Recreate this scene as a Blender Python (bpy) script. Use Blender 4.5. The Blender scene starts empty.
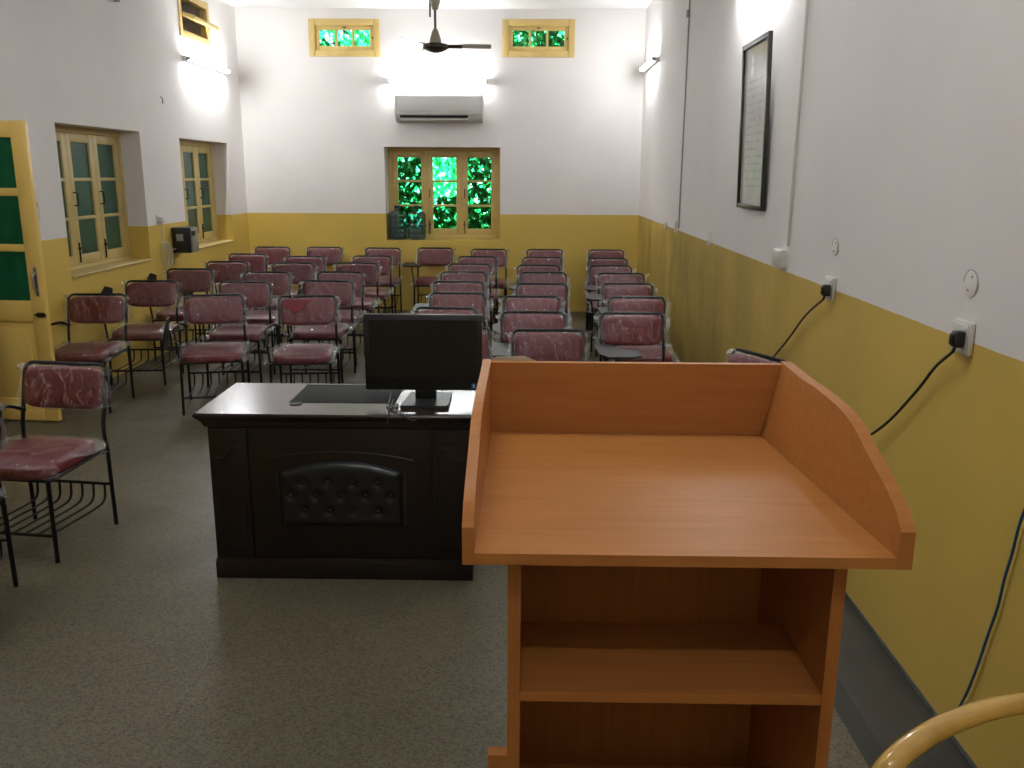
import bpy, bmesh, math, random
from mathutils import Vector, Matrix, noise
random.seed(7)
S = bpy.context.scene
COL = S.collection
PI = math.pi

# ------------------------------------------------------------------ camera, world, exposure
FPX, CAMZ = 872.0, 1.75
RX = (0.99985678, 0.00895172, -0.01436278)      # world x axis in camera space (right, down, forward)
RY = (0.01605562, -0.23336396, 0.9722569)       # world y
RZ = (0.00535162, -0.97234826, -0.23347426)     # world z
cd = bpy.data.cameras.new('camera'); cam = bpy.data.objects.new('camera', cd); COL.objects.link(cam)
cd.sensor_width = 36.0; cd.lens = FPX*36/1024; cd.clip_start = 0.02; cd.clip_end = 200
cam.matrix_world = Matrix(((RX[0], -RX[1], -RX[2], 0), (RY[0], -RY[1], -RY[2], 0), (RZ[0], -RZ[1], -RZ[2], CAMZ), (0, 0, 0, 1)))
S.camera = cam
W = bpy.data.worlds.new('sky'); S.world = W; W.use_nodes = True
W.node_tree.nodes['Background'].inputs[0].default_value = (0.86, 0.93, 1.0, 1)
W.node_tree.nodes['Background'].inputs[1].default_value = 13.0
S.view_settings.view_transform = 'Standard'; S.view_settings.look = 'None'
S.view_settings.exposure = 0.0; S.view_settings.gamma = 1.0; S.view_settings.use_curve_mapping = False
TUBE = 205.0                                      # emission strength of the fluorescent tubes
S.cycles.use_denoising = True
S.cycles.max_bounces = 8; S.cycles.diffuse_bounces = 5; S.cycles.glossy_bounces = 3
S.cycles.transparent_max_bounces = 24; S.cycles.transmission_bounces = 4
S.cycles.sample_clamp_indirect = 6.0

# ------------------------------------------------------------------ pixel helpers (1024 x 768)
def ray(px, py):
    c = (px-512, py-384, FPX)
    return Vector(tuple(sum(r[i]*c[i] for i in range(3)) for r in (RX, RY, RZ)))
O = Vector((0, 0, CAMZ))
def at_z(px, py, z): d = ray(px, py); return O + d*((z-CAMZ)/d.z)
def at_y(px, py, y): d = ray(px, py); return O + d*(y/d.y)
def at_x(px, py, x): d = ray(px, py); return O + d*(x/d.x)

# ------------------------------------------------------------------ materials
def lin(c): return tuple((v/255/12.92 if v/255 <= 0.04045 else ((v/255+0.055)/1.055)**2.4) for v in c)
class NT:
    def __init__(s, name):
        s.m = bpy.data.materials.new(name); s.m.use_nodes = True; s.t = s.m.node_tree; s.n = s.t.nodes
        s.b = s.n['Principled BSDF']; s.out = s.n['Material Output']
    def add(s, typ, **kw):
        n = s.n.new(typ)
        for k, v in kw.items(): setattr(n, k, v)
        return n
    def link(s, a, b): s.t.links.new(a, b)
    def noise(s, scale, detail=3, stretch=(1, 1, 1), coord='Object', rough=0.55):
        c = s.add('ShaderNodeTexCoord'); mp = s.add('ShaderNodeMapping'); mp.inputs['Scale'].default_value = stretch
        nz = s.add('ShaderNodeTexNoise'); nz.inputs['Scale'].default_value = scale; nz.inputs['Detail'].default_value = detail
        nz.inputs['Roughness'].default_value = rough
        s.link(c.outputs[coord], mp.inputs[0]); s.link(mp.outputs[0], nz.inputs['Vector']); return nz.outputs['Fac']
    def ramp(s, fac, stops):
        r = s.add('ShaderNodeValToRGB'); e = r.color_ramp.elements
        while len(e) < len(stops): e.new(0.5)
        for el, (p, c) in zip(e, stops): el.position = p; el.color = tuple(c)+(1,) if len(c) == 3 else c
        s.link(fac, r.inputs[0]); return r.outputs[0]
    def mix(s, fac, a, b, blend='MIX'):
        x = s.add('ShaderNodeMix', data_type='RGBA', blend_type=blend)
        for v, i in ((fac, 0), (a, 6), (b, 7)):
            if hasattr(v, 'links') or hasattr(v, 'is_linked'): s.link(v, x.inputs[i])
            elif i == 0: x.inputs[0].default_value = v
            else: x.inputs[i].default_value = tuple(v)+(1,)
        return x.outputs[2]
    def math(s, op, a, b=None):
        x = s.add('ShaderNodeMath', operation=op)
        for v, i in ((a, 0), (b, 1)):
            if v is None: continue
            if hasattr(v, 'is_linked'): s.link(v, x.inputs[i])
            else: x.inputs[i].default_value = v
        return x.outputs[0]
    def bump(s, h, strength, dist=0.01):
        b = s.add('ShaderNodeBump'); b.inputs['Strength'].default_value = strength; b.inputs['Distance'].default_value = dist
        s.link(h, b.inputs['Height']); s.link(b.outputs[0], s.b.inputs['Normal']); return b.outputs[0]
    def pos(s):
        g = s.add('ShaderNodeNewGeometry'); x = s.add('ShaderNodeSeparateXYZ'); s.link(g.outputs['Position'], x.inputs[0]); return x.outputs
    def col(s, c):
        if hasattr(c, 'is_linked'): s.link(c, s.b.inputs['Base Color'])
        else: s.b.inputs['Base Color'].default_value = tuple(c)+(1,)
def simple(name, c, rough=0.5, metal=0.0, var=0.0, scale=8, stretch=(1, 1, 1), spec=None, bump=0.0, coat=0.0):
    t = NT(name)
    if var:
        n = t.noise(scale, 4, stretch)
        t.col(t.ramp(n, [(0.25, tuple(v*(1-var) for v in c)), (0.75, tuple(min(1, v*(1+var)) for v in c))]))
        if bump: t.bump(n, bump, 0.004)
    else: t.col(c)
    t.b.inputs['Roughness'].default_value = rough; t.b.inputs['Metallic'].default_value = metal
    if spec is not None: t.b.inputs['Specular IOR Level'].default_value = spec
    if coat: t.b.inputs['Coat Weight'].default_value = coat; t.b.inputs['Coat Roughness'].default_value = 0.08
    return t.m
def emit(name, c, st):
    t = NT(name); t.b.inputs['Base Color'].default_value = tuple(c)+(1,)
    t.b.inputs['Emission Color'].default_value = tuple(c)+(1,); t.b.inputs['Emission Strength'].default_value = st
    return t.m

def wall_paint(name, stain=False):
    t = NT(name); p = t.pos()
    n = t.noise(1.3, 5); f = t.noise(14, 4)
    white = t.mix(t.ramp(n, [(0.35, (0, 0, 0)), (0.75, (1, 1, 1))]), (0.82, 0.785, 0.76), (0.76, 0.73, 0.71))
    yel = t.mix(t.ramp(n, [(0.3, (0, 0, 0)), (0.7, (1, 1, 1))]), (0.68, 0.48, 0.10), (0.60, 0.425, 0.088))
    if stain:
        s1 = t.noise(1.5, 7, (1, 1.5, 0.9), rough=0.62); s1 = t.ramp(s1, [(0.30, (0.15, 0.15, 0.15)), (0.70, (1, 1, 1))])
        mr = t.add('ShaderNodeMapRange'); mr.inputs[1].default_value = 3.2; mr.inputs[2].default_value = 6.5; t.link(p[1], mr.inputs[0]); yb = t.math('MULTIPLY', mr.outputs[0], 0.85)
        yel = t.mix(t.math('MULTIPLY', s1, yb), yel, (0.23, 0.165, 0.045))
    edge = t.math('ADD', 1.2535, t.math('MULTIPLY', t.math('SUBTRACT', f, 0.5), 0.008))
    m = t.math('LESS_THAN', p[2], edge)
    t.col(t.mix(m, white, yel))
    r = t.mix(m, (0.75, 0.75, 0.75), (0.42, 0.42, 0.42)); t.link(r, t.b.inputs['Roughness'])
    t.bump(f, 0.10, 0.004); return t.m
M = {}
M['paint'] = wall_paint('wall_paint'); M['paint_stain'] = wall_paint('wall_paint_worn', True)
M['ceiling'] = simple('ceiling_paint', (0.72, 0.71, 0.70), 0.8, var=0.05, scale=2)

def terrazzo():
    t = NT('terrazzo'); p = t.pos()
    c = t.add('ShaderNodeTexCoord')
    v = t.add('ShaderNodeTexVoronoi'); v.inputs['Scale'].default_value = 150; t.link(c.outputs['Object'], v.inputs['Vector'])
    chips = t.add('ShaderNodeSeparateColor'); t.link(v.outputs['Color'], chips.inputs[0])
    chip = t.ramp(chips.outputs[0], [(0.0, (0.065, 0.055, 0.035)), (0.22, (0.115, 0.099, 0.062)), (0.55, (0.148, 0.128, 0.083)), (0.9, (0.185, 0.164, 0.11))])
    big = t.ramp(t.noise(0.9, 6), [(0.3, (0.58, 0.57, 0.54)), (0.7, (0.84, 0.82, 0.79))])
    base = t.mix(1.0, chip, big, 'MULTIPLY')
    jx = t.math('LESS_THAN', t.math('ABSOLUTE', t.math('SUBTRACT', t.math('FRACT', t.math('DIVIDE', t.math('ADD', p[0], 4.90), 1.5)), 0.5)), 0.0022)
    jy = t.math('LESS_THAN', t.math('ABSOLUTE', t.math('SUBTRACT', t.math('FRACT', t.math('DIVIDE', t.math('ADD', p[1], 0.10), 1.5)), 0.5)), 0.0022)
    base = t.mix(t.math('MULTIPLY', t.math('MAXIMUM', jx, jy), 0.35), base, (0.03, 0.028, 0.022))
    band = t.math('GREATER_THAN', p[0], 1.135)
    bn = t.ramp(t.noise(5, 6, (1, 0.5, 1)), [(0.3, (0.030, 0.030, 0.027)), (0.62, (0.045, 0.044, 0.039)), (0.76, (0.095, 0.09, 0.078))])
    base = t.mix(band, base, bn)
    st = t.math('MULTIPLY', t.math('GREATER_THAN', p[0], 1.06), t.math('LESS_THAN', p[0], 1.135))
    base = t.mix(st, base, (0.022, 0.024, 0.024))
    t.col(base)
    t.link(t.ramp(t.noise(2.5, 4), [(0.3, (0.34, 0.34, 0.34)), (0.7, (0.5, 0.5, 0.5))]), t.b.inputs['Roughness'])
    t.b.inputs['Specular IOR Level'].default_value = 0.4
    return t.m
M['floor'] = terrazzo()

def wood(name, c1, c2, rough, stretch, scale=3.0, spec=0.5):
    t = NT(name); n = t.noise(scale, 6, stretch, rough=0.6)
    t.col(t.ramp(n, [(0.30, c1), (0.70, c2)])); t.b.inputs['Roughness'].default_value = rough
    t.b.inputs['Specular IOR Level'].default_value = spec
    t.bump(n, 0.03, 0.002); return t.m
M['beech'] = wood('orange_beech_laminate', (0.385, 0.147, 0.036), (0.45, 0.184, 0.050), 0.42, (1, 14, 14), 3.0, 0.14)
M['beech_v'] = wood('orange_beech_laminate_upright', (0.36, 0.135, 0.034), (0.43, 0.17, 0.047), 0.45, (14, 14, 1), 3.0, 0.2)
M['desk'] = wood('dark_walnut_varnish', (0.007, 0.0042, 0.0033), (0.011, 0.0063, 0.0046), 0.34, (1, 9, 9), 3, 0.4)
M['desk_top'] = wood('dark_walnut_gloss', (0.020, 0.012, 0.010), (0.036, 0.020, 0.015), 0.22, (1, 9, 9), 3, 0.32)
M['leather'] = simple('black_leather', (0.0065, 0.0075, 0.009), 0.38, var=0.25, scale=60, bump=0.1)
M['pad'] = simple('grey_leather_writing_pad', (0.020, 0.021, 0.021), 0.75, var=0.1, scale=40, spec=0.15)
M['brass'] = simple('dark_brass', (0.05, 0.04, 0.028), 0.4, 0.6)
M['black'] = simple('black_plastic', (0.008, 0.0085, 0.009), 0.36, var=0.1)
M['screen'] = simple('dark_screen', (0.0045, 0.005, 0.005), 0.32)
M['stand'] = simple('grey_black_plastic', (0.016, 0.018, 0.018), 0.42)
M['blue_sticker'] = simple('blue_sticker', (0.02, 0.12, 0.35), 0.4)
M['white_mark'] = simple('white_mark', (0.6, 0.65, 0.7), 0.5)
M['cable'] = simple('black_cable', (0.010, 0.010, 0.010), 0.45)
M['tube_black'] = simple('black_enamel_tube', (0.0045, 0.0045, 0.0045), 0.42, var=0.15, spec=0.3)
M['tablet'] = simple('black_laminate_board', (0.012, 0.014, 0.014), 0.42, var=0.2, spec=0.3)
M['maroon'] = simple('maroon_vinyl', (0.128, 0.012, 0.018), 0.45, var=0.14, scale=12)
M['maroon_bare'] = simple('bright_red_vinyl', (0.16, 0.009, 0.012), 0.42, var=0.1, scale=12)
M['yellow_wood'] = simple('mustard_gloss_paint', (0.62, 0.45, 0.155), 0.40, var=0.09, scale=5)
M['cream_wood'] = simple('cream_yellow_paint', (0.56, 0.43, 0.17), 0.45, var=0.10, scale=6)
M['door_paint'] = simple('yellow_door_paint', (0.80, 0.54, 0.14), 0.35, var=0.08, scale=3)
M['green_paint'] = simple('green_painted_glass', (0.012, 0.11, 0.042), 0.30, var=0.30, scale=9, stretch=(1, 1, 0.6))
M['green_dull'] = simple('dull_green_painted_glass', (0.022, 0.085, 0.052), 0.28, var=0.35, scale=6)
M['dark_glass'] = simple('dark_glass', (0.018, 0.013, 0.010), 0.15)
M['iron'] = simple('dark_iron', (0.03, 0.024, 0.018), 0.45, 0.5)
M['steel'] = simple('steel', (0.45, 0.43, 0.40), 0.35, 0.8)
M['white_plastic'] = simple('white_plastic', (0.66, 0.66, 0.63), 0.35)
M['ivory_plastic'] = simple('ivory_plastic', (0.62, 0.60, 0.53), 0.4)
M['grey_plastic'] = simple('grey_plastic', (0.30, 0.30, 0.29), 0.45)
M['silver'] = simple('silver_plastic', (0.30, 0.29, 0.265), 0.35, 0.3, var=0.1)
M['ac_white'] = simple('air_conditioner_plastic', (0.60, 0.60, 0.57), 0.4)
M['lamp'] = emit('lit_fluorescent_tube', (0.96, 0.98, 1.0), TUBE); M['lamp_dim'] = emit('dim_fluorescent_tube', (0.96, 0.98, 1.0), TUBE*0.6)
M['paper'] = simple('tan_paper', (0.46, 0.40, 0.29), 0.7, var=0.06)
M['blue_wire'] = simple('blue_cable', (0.012, 0.075, 0.16), 0.4)
M['wire_white'] = simple('white_cable', (0.45, 0.43, 0.36), 0.45)
M['cane'] = simple('varnished_cane', (0.56, 0.34, 0.085), 0.18, var=0.22, scale=7, coat=0.6)
M['frame_black'] = simple('dark_picture_frame', (0.022, 0.018, 0.014), 0.35)
M['fan_brown'] = simple('brown_fan_enamel', (0.035, 0.026, 0.018), 0.35)
M['fan_cream'] = simple('cream_fan_enamel', (0.36, 0.32, 0.22), 0.4)
M['fan_white'] = simple('white_fan_blade', (0.86, 0.85, 0.82), 0.35)
M['leaf'] = simple('leaf_green', (0.05, 0.115, 0.025), 0.5, var=0.5, scale=2)
M['ground'] = simple('outdoor_ground', (0.10, 0.13, 0.06), 0.9, var=0.3)
M['plaster'] = simple('sky_block_plaster', (0.30, 0.27, 0.22), 0.85, var=0.1)

def pane_mat():
    t = NT('green_textured_glass'); c = t.add('ShaderNodeTexCoord')
    n = t.noise(17, 4, (1, 1, 0.75), rough=0.65)
    tint = t.ramp(n, [(0.30, (0.025, 0.17, 0.06)), (0.46, (0.045, 0.33, 0.13)), (0.56, (0.14, 0.66, 0.38)), (0.66, (0.75, 1.0, 0.88))])
    tr = t.add('ShaderNodeBsdfTransparent'); t.link(tint, tr.inputs[0])
    gl = t.add('ShaderNodeBsdfGlossy'); gl.inputs['Roughness'].default_value = 0.15
    lw = t.add('ShaderNodeFresnel'); lw.inputs[0].default_value = 1.45
    mx = t.add('ShaderNodeMixShader'); t.link(lw.outputs[0], mx.inputs[0]); t.link(tr.outputs[0], mx.inputs[1]); t.link(gl.outputs[0], mx.inputs[2])
    t.link(mx.outputs[0], t.out.inputs[0]); return t.m
M['pane'] = pane_mat()
def film_mat():
    t = NT('clear_plastic_wrap')
    n = t.noise(11, 4, (1.9, 1, 0.6), rough=0.6); n2 = t.noise(6, 3, (1, 1.6, 1.2)); n3 = t.noise(23, 3, (1.5, 0.8, 0.8))
    def ridge(v, w): return t.math('MAXIMUM', 0.0, t.math('SUBTRACT', 1.0, t.math('DIVIDE', t.math('ABSOLUTE', t.math('SUBTRACT', v, 0.5)), w)))
    r = t.math('MAXIMUM', ridge(n, 0.028), t.math('MULTIPLY', ridge(n2, 0.016), 0.8))
    r = t.math('MULTIPLY', r, t.ramp(n3, [(0.42, (0.05, 0.05, 0.05)), (0.62, (1, 1, 1))]))
    at = t.add('ShaderNodeAttribute', attribute_name='loose')
    b = t.add('ShaderNodeBump'); b.inputs['Strength'].default_value = 0.75; b.inputs['Distance'].default_value = 0.025
    t.link(t.math('ADD', t.math('MULTIPLY', n, 0.9), t.math('ADD', t.math('MULTIPLY', n2, 0.9), t.math('MULTIPLY', r, 0.12))), b.inputs['Height'])
    gl = t.add('ShaderNodeBsdfGlossy'); gl.inputs['Roughness'].default_value = 0.09; gl.inputs[0].default_value = (0.95, 0.97, 1, 1)
    df = t.add('ShaderNodeBsdfDiffuse'); df.inputs[0].default_value = (0.70, 0.69, 0.69, 1)
    tr = t.add('ShaderNodeBsdfTransparent')
    t.link(b.outputs[0], gl.inputs['Normal'])
    fr = t.add('ShaderNodeFresnel'); fr.inputs[0].default_value = 1.42; t.link(b.outputs[0], fr.inputs['Normal'])
    m1 = t.add('ShaderNodeMixShader')
    glint_milky = t.math('ADD', t.math('MULTIPLY', r, 0.42), t.math('MULTIPLY', at.outputs['Fac'], 0.15))  # crease highlights painted as white diffuse lines, plus cloudy loose ends
    t.link(glint_milky, m1.inputs[0]); t.link(tr.outputs[0], m1.inputs[1]); t.link(df.outputs[0], m1.inputs[2])
    m2 = t.add('ShaderNodeMixShader')
    t.link(t.math('MINIMUM', t.math('MULTIPLY', fr.outputs[0], 1.05), 0.22), m2.inputs[0])
    t.link(m1.outputs[0], m2.inputs[1]); t.link(gl.outputs[0], m2.inputs[2])
    t.link(m2.outputs[0], t.out.inputs[0]); return t.m
M['film'] = film_mat()
def bottle_mat():
    t = NT('blue_clear_plastic')
    tr = t.add('ShaderNodeBsdfTransparent'); tr.inputs[0].default_value = (0.46, 0.63, 0.78, 1)
    gl = t.add('ShaderNodeBsdfGlossy'); gl.inputs['Roughness'].default_value = 0.08
    lw = t.add('ShaderNodeLayerWeight'); lw.inputs[0].default_value = 0.35
    mx = t.add('ShaderNodeMixShader'); t.link(t.math('ADD', 0.04, t.math('MULTIPLY', lw.outputs['Facing'], 0.4)), mx.inputs[0])
    t.link(tr.outputs[0], mx.inputs[1]); t.link(gl.outputs[0], mx.inputs[2]); t.link(mx.outputs[0], t.out.inputs[0]); return t.m
M['bottle'] = bottle_mat()
def certificate_mat():
    t = NT('certificate_paper'); c = t.add('ShaderNodeTexCoord'); s = t.add('ShaderNodeSeparateXYZ'); t.link(c.outputs['Object'], s.inputs[0])
    n = t.noise(3, 4); base = t.ramp(n, [(0.3, (0.50, 0.51, 0.45)), (0.7, (0.60, 0.60, 0.56))])
    z, y = s.outputs[2], s.outputs[1]
    row = t.math('DIVIDE', z, 0.044); line = t.math('LESS_THAN', t.math('FRACT', row), 0.26)
    cb = t.add('ShaderNodeCombineXYZ'); t.link(t.math('MULTIPLY', y, 26.0), cb.inputs[0]); t.link(t.math('MULTIPLY', t.math('FLOOR', row), 7.3), cb.inputs[1])
    nz = t.add('ShaderNodeTexNoise'); nz.inputs['Scale'].default_value = 1.0; t.link(cb.outputs[0], nz.inputs['Vector'])
    word = t.math('GREATER_THAN', nz.outputs['Fac'], 0.47)
    area = t.math('MULTIPLY', t.math('LESS_THAN', t.math('ABSOLUTE', y), 0.20), t.math('MULTIPLY', t.math('GREATER_THAN', z, 0.10), t.math('LESS_THAN', z, 0.76)))
    k = t.math('MULTIPLY', t.math('MULTIPLY', line, word), t.math('MULTIPLY', area, 0.38))
    t.col(t.mix(k, base, (0.22, 0.225, 0.21))); t.b.inputs['Roughness'].default_value = 0.12; t.b.inputs['Specular IOR Level'].default_value = 0.7; return t.m
M['cert'] = certificate_mat()
M['ink'] = simple('grey_ink', (0.33, 0.335, 0.31), 0.3)
M['ink_green'] = simple('olive_ink', (0.30, 0.32, 0.16), 0.3)

# ------------------------------------------------------------------ mesh builder
class MB:
    def __init__(s): s.bm = bmesh.new()
    def _new(s, verts, faces):
        vs = [s.bm.verts.new(v) for v in verts]
        for f in faces:
            try: s.bm.faces.new([vs[i] for i in f])
            except ValueError: pass
        return vs
    def box(s, a, b, bev=0.0, rot=None, seg=2):
        lo = Vector((min(a[0], b[0]), min(a[1], b[1]), min(a[2], b[2]))); hi = Vector((max(a[0], b[0]), max(a[1], b[1]), max(a[2], b[2])))
        t = bmesh.new(); bmesh.ops.create_cube(t, size=1.0)
        c = (lo+hi)/2; d = hi-lo
        for v in t.verts: v.co = Vector((v.co.x*d.x, v.co.y*d.y, v.co.z*d.z))
        if bev > 0: bmesh.ops.bevel(t, geom=t.edges[:]+t.verts[:], offset=min(bev, min(d)*0.49), segments=seg, affect='EDGES', profile=0.5)
        for v in t.verts: v.co = (rot @ v.co if rot else v.co) + c
        s.join(t); return s
    def join(s, t):
        mp = {v: s.bm.verts.new(v.co) for v in t.verts}
        for f in t.faces:
            try: s.bm.faces.new([mp[v] for v in f.verts])
            except ValueError: pass
        t.free()
    def tube(s, pts, r, seg=8, closed=False, rr=None):
        pts = [Vector(p) for p in pts]; n = len(pts); rings = []
        up = None
        for i, p in enumerate(pts):
            if closed: d = (pts[(i+1) % n]-pts[i-1])
            else: d = pts[min(i+1, n-1)]-pts[max(i-1, 0)]
            d.normalize()
            if up is None: up = Vector((0, 0, 1)) if abs(d.z) < 0.9 else Vector((1, 0, 0))
            a = d.cross(up)
            if a.length < 1e-4: a = d.cross(Vector((0.3, 1, 0.2)))
            a.normalize(); b = a.cross(d).normalized(); up = b
            R = rr[i] if rr else r
            rings.append([s.bm.verts.new(p+(a*math.cos(2*PI*k/seg)+b*math.sin(2*PI*k/seg))*R) for k in range(seg)])
        m = n if closed else n-1
        for i in range(m):
            A, B = rings[i], rings[(i+1) % n]
            for k in range(seg):
                try: s.bm.faces.new((A[k], A[(k+1) % seg], B[(k+1) % seg], B[k]))
                except ValueError: pass
        if not closed:
            s.bm.faces.new(rings[0][::-1]); s.bm.faces.new(rings[-1])
        return s
    def lathe(s, prof, c=(0, 0, 0), seg=20, axis='z'):
        rings = []
        for r, h in prof:
            ring = []
            for k in range(seg):
                x, y = r*math.cos(2*PI*k/seg), r*math.sin(2*PI*k/seg)
                v = (x, y, h) if axis == 'z' else ((h, x, y) if axis == 'x' else (x, h, y))
                ring.append(s.bm.verts.new(Vector(c)+Vector(v)))
            rings.append(ring)
        for A, B in zip(rings, rings[1:]):
            for k in range(seg): s.bm.faces.new((A[k], A[(k+1) % seg], B[(k+1) % seg], B[k]))
        s.bm.faces.new(rings[0][::-1]); s.bm.faces.new(rings[-1]); return s
    def prism(s, poly, d0, d1, f):
        """poly: 2-D outline; f(u, v, d) -> 3-D point"""
        n = len(poly)
        A = [s.bm.verts.new(f(u, v, d0)) for u, v in poly]; B = [s.bm.verts.new(f(u, v, d1)) for u, v in poly]
        s.bm.faces.new(A); s.bm.faces.new(B[::-1])
        for i in range(n): s.bm.faces.new((A[i], B[i], B[(i+1) % n], A[(i+1) % n]))
        return s
    def build(s, name, mat, parent=None, smooth=35):
        bm = s.bm
        bmesh.ops.recalc_face_normals(bm, faces=bm.faces[:])
        if smooth:
            for f in bm.faces: f.smooth = True
            for e in bm.edges:
                if len(e.link_faces) == 2:
                    if e.calc_face_angle(0) > math.radians(smooth): e.smooth = False
                else: e.smooth = False
        me = bpy.data.meshes.new(name); bm.to_mesh(me); bm.free()
        me.materials.append(mat)
        o = bpy.data.objects.new(name, me); COL.objects.link(o)
        if parent: o.parent = parent
        return o
def tag(o, label=None, cat=None, group=None, kind=None):
    for k, v in (('label', label), ('category', cat), ('group', group), ('kind', kind)):
        if v: o[k] = v
    return o
def empty(name, loc=(0, 0, 0), rz=0, label=None, cat=None, group=None, kind=None):
    o = bpy.data.objects.new(name, None); COL.objects.link(o); o.location = loc; o.rotation_euler = (0, 0, rz)
    o.empty_display_size = 0.1
    return tag(o, label, cat, group, kind)
def copy_tree(o, parent=None):
    c = o.copy(); COL.objects.link(c)
    if parent: c.parent = parent
    for ch in list(o.children): copy_tree(ch, c)
    return c
def arc(c, r, a0, a1, n, f):
    return [f(c[0]+r*math.cos(a0+(a1-a0)*i/n), c[1]+r*math.sin(a0+(a1-a0)*i/n)) for i in range(n+1)]
def fillet(pts, r, n=5):
    """round the inner corners of a polyline"""
    pts = [Vector(p) for p in pts]; out = [pts[0]]
    for a, b, c in zip(pts, pts[1:], pts[2:]):
        u = (a-b).normalized(); v = (c-b).normalized(); rr = min(r, (a-b).length*0.49, (c-b).length*0.49)
        p, q = b+u*rr, b+v*rr
        for i in range(n+1):
            t = i/n; out.append(p*(1-t)**2+b*2*t*(1-t)+q*t*t)
    out.append(pts[-1]); return out

# ------------------------------------------------------------------ room shell
XL, YB, YF, ZC, TH = -3.60, 11.42, -1.9, 3.72, 0.38
def xr(y): return 1.383+0.0074*(y-3)
def wall(name, p0, p1, z1, holes, out, mat, th=TH):
    """wall from p0 to p1 (x, y), thickened along 'out'; holes: (u0, u1, z0, z1)"""
    p0, p1, out = Vector((*p0, 0)), Vector((*p1, 0)), Vector((*out, 0)); L = (p1-p0).length; d = (p1-p0)/L
    us = sorted({0, L, *[h[0] for h in holes], *[h[1] for h in holes]}); zs = sorted({0, z1, *[h[2] for h in holes], *[h[3] for h in holes]})
    hole = lambda u, z: any(h[0] < u < h[1] and h[2] < z < h[3] for h in holes) or not (0 < u < L and 0 < z < z1)
    m = MB(); P = lambda u, z, t: p0+d*u+Vector((0, 0, z))+out*t
    q = lambda *a: m._new(a, [(0, 1, 2, 3)])
    for i in range(len(us)-1):
        for j in range(len(zs)-1):
            u0, u1, z0, z1_ = us[i], us[i+1], zs[j], zs[j+1]; uc, zc = (u0+u1)/2, (z0+z1_)/2
            if hole(uc, zc): continue
            q(P(u0, z0, 0), P(u1, z0, 0), P(u1, z1_, 0), P(u0, z1_, 0)); q(P(u0, z0, th), P(u0, z1_, th), P(u1, z1_, th), P(u1, z0, th))
            e = 1e-3
            if hole(u0-e, zc): q(P(u0, z0, 0), P(u0, z1_, 0), P(u0, z1_, th), P(u0, z0, th))
            if hole(u1+e, zc): q(P(u1, z0, 0), P(u1, z0, th), P(u1, z1_, th), P(u1, z1_, 0))
            if hole(uc, z0-e): q(P(u0, z0, 0), P(u0, z0, th), P(u1, z0, th), P(u1, z0, 0))
            if hole(uc, z1_+e): q(P(u0, z1_, 0), P(u1, z1_, 0), P(u1, z1_, th), P(u0, z1_, th))
    bmesh.ops.remove_doubles(m.bm, verts=m.bm.verts[:], dist=1e-5)
    return tag(m.build(name, mat, None, 20), kind='structure')
DOOR = (4.85, 6.07, 0.0, 2.10)
W1 = (6.87, 8.37, 0.93, 2.12); W2 = (9.32, 10.80, 0.93, 2.10); V3 = (9.56, 10.46, 3.13, 3.60)
BW = (-1.807, -0.335, 0.915, 2.085); V1 = (-2.70, -1.82, 3.16, 3.60); V2 = (-0.31, 0.58, 3.16, 3.60)
wall('wall_left', (XL, YF), (XL, YB), ZC, [(a-YF, b-YF, c, d) for a, b, c, d in (DOOR, W1, W2, V3)], (-1, 0), M['paint'])
wall('wall_back', (XL, YB), (xr(YB), YB), ZC, [(a-XL, b-XL, c, d) for a, b, c, d in (BW, V1, V2)], (0, 1), M['paint'])
wall('wall_right', (xr(YF), YF), (xr(YB), YB), ZC, [], (1, 0), M['paint_stain'], 0.25)
wall('wall_front', (XL, YF), (xr(YF), YF), ZC, [], (0, -1), M['paint'], 0.25)
XV = -5.9  # outer edge of an added, unseen corridor that shuts out sky light
tag(MB().box((XV-0.2, YF-0.3, -0.2), (1.75, YB+0.4, 0.0)).build('floor', M['floor'], None, 0), kind='structure')
tag(MB().box((XV-0.2, YF-0.3, ZC), (1.75, YB+0.4, ZC+0.2)).build('ceiling', M['ceiling'], None, 0), kind='structure')
tag(MB().box((XL+0.001, 8.86, 3.425), (xr(9)-0.001, 9.25, ZC-0.001)).build('trim_1', M['ceiling'], None, 0), kind='structure')
tag(MB().box((XV-0.2, YF-0.3, 0.001), (XV, YB+0.4, ZC-0.001)).build('wall_sky_block', M['plaster'], None, 0), kind='structure')  # added wall, out of view, blocks the sky from the left openings
block_end = MB()
for y in (YF-0.28, YB+0.2): block_end.box((XV, y, 0.001), (XL-TH, y+0.18, ZC-0.001))
tag(block_end.build('wall_sky_block_end', M['plaster'], None, 0), kind='structure')  # added end walls close the light block
# thin dark cement skirting at the foot of the right wall
m = MB(); a, b = xr(YF+0.01), xr(YB-0.01)
m._new([(a-0.004, YF+0.01, 0.001), (b-0.004, YB-0.01, 0.001), (b-0.004, YB-0.01, 0.018), (a-0.004, YF+0.01, 0.018),
        (a, YF+0.01, 0.001), (b, YB-0.01, 0.001), (b, YB-0.01, 0.018), (a, YF+0.01, 0.018)],
       [(0, 1, 2, 3), (4, 7, 6, 5), (0, 3, 7, 4), (1, 5, 6, 2), (3, 2, 6, 7), (0, 4, 5, 1)])
tag(m.build('baseboard_right', simple('worn_cement', (0.10, 0.098, 0.088), 0.8, var=0.4, scale=14), None, 0), kind='structure')

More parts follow.
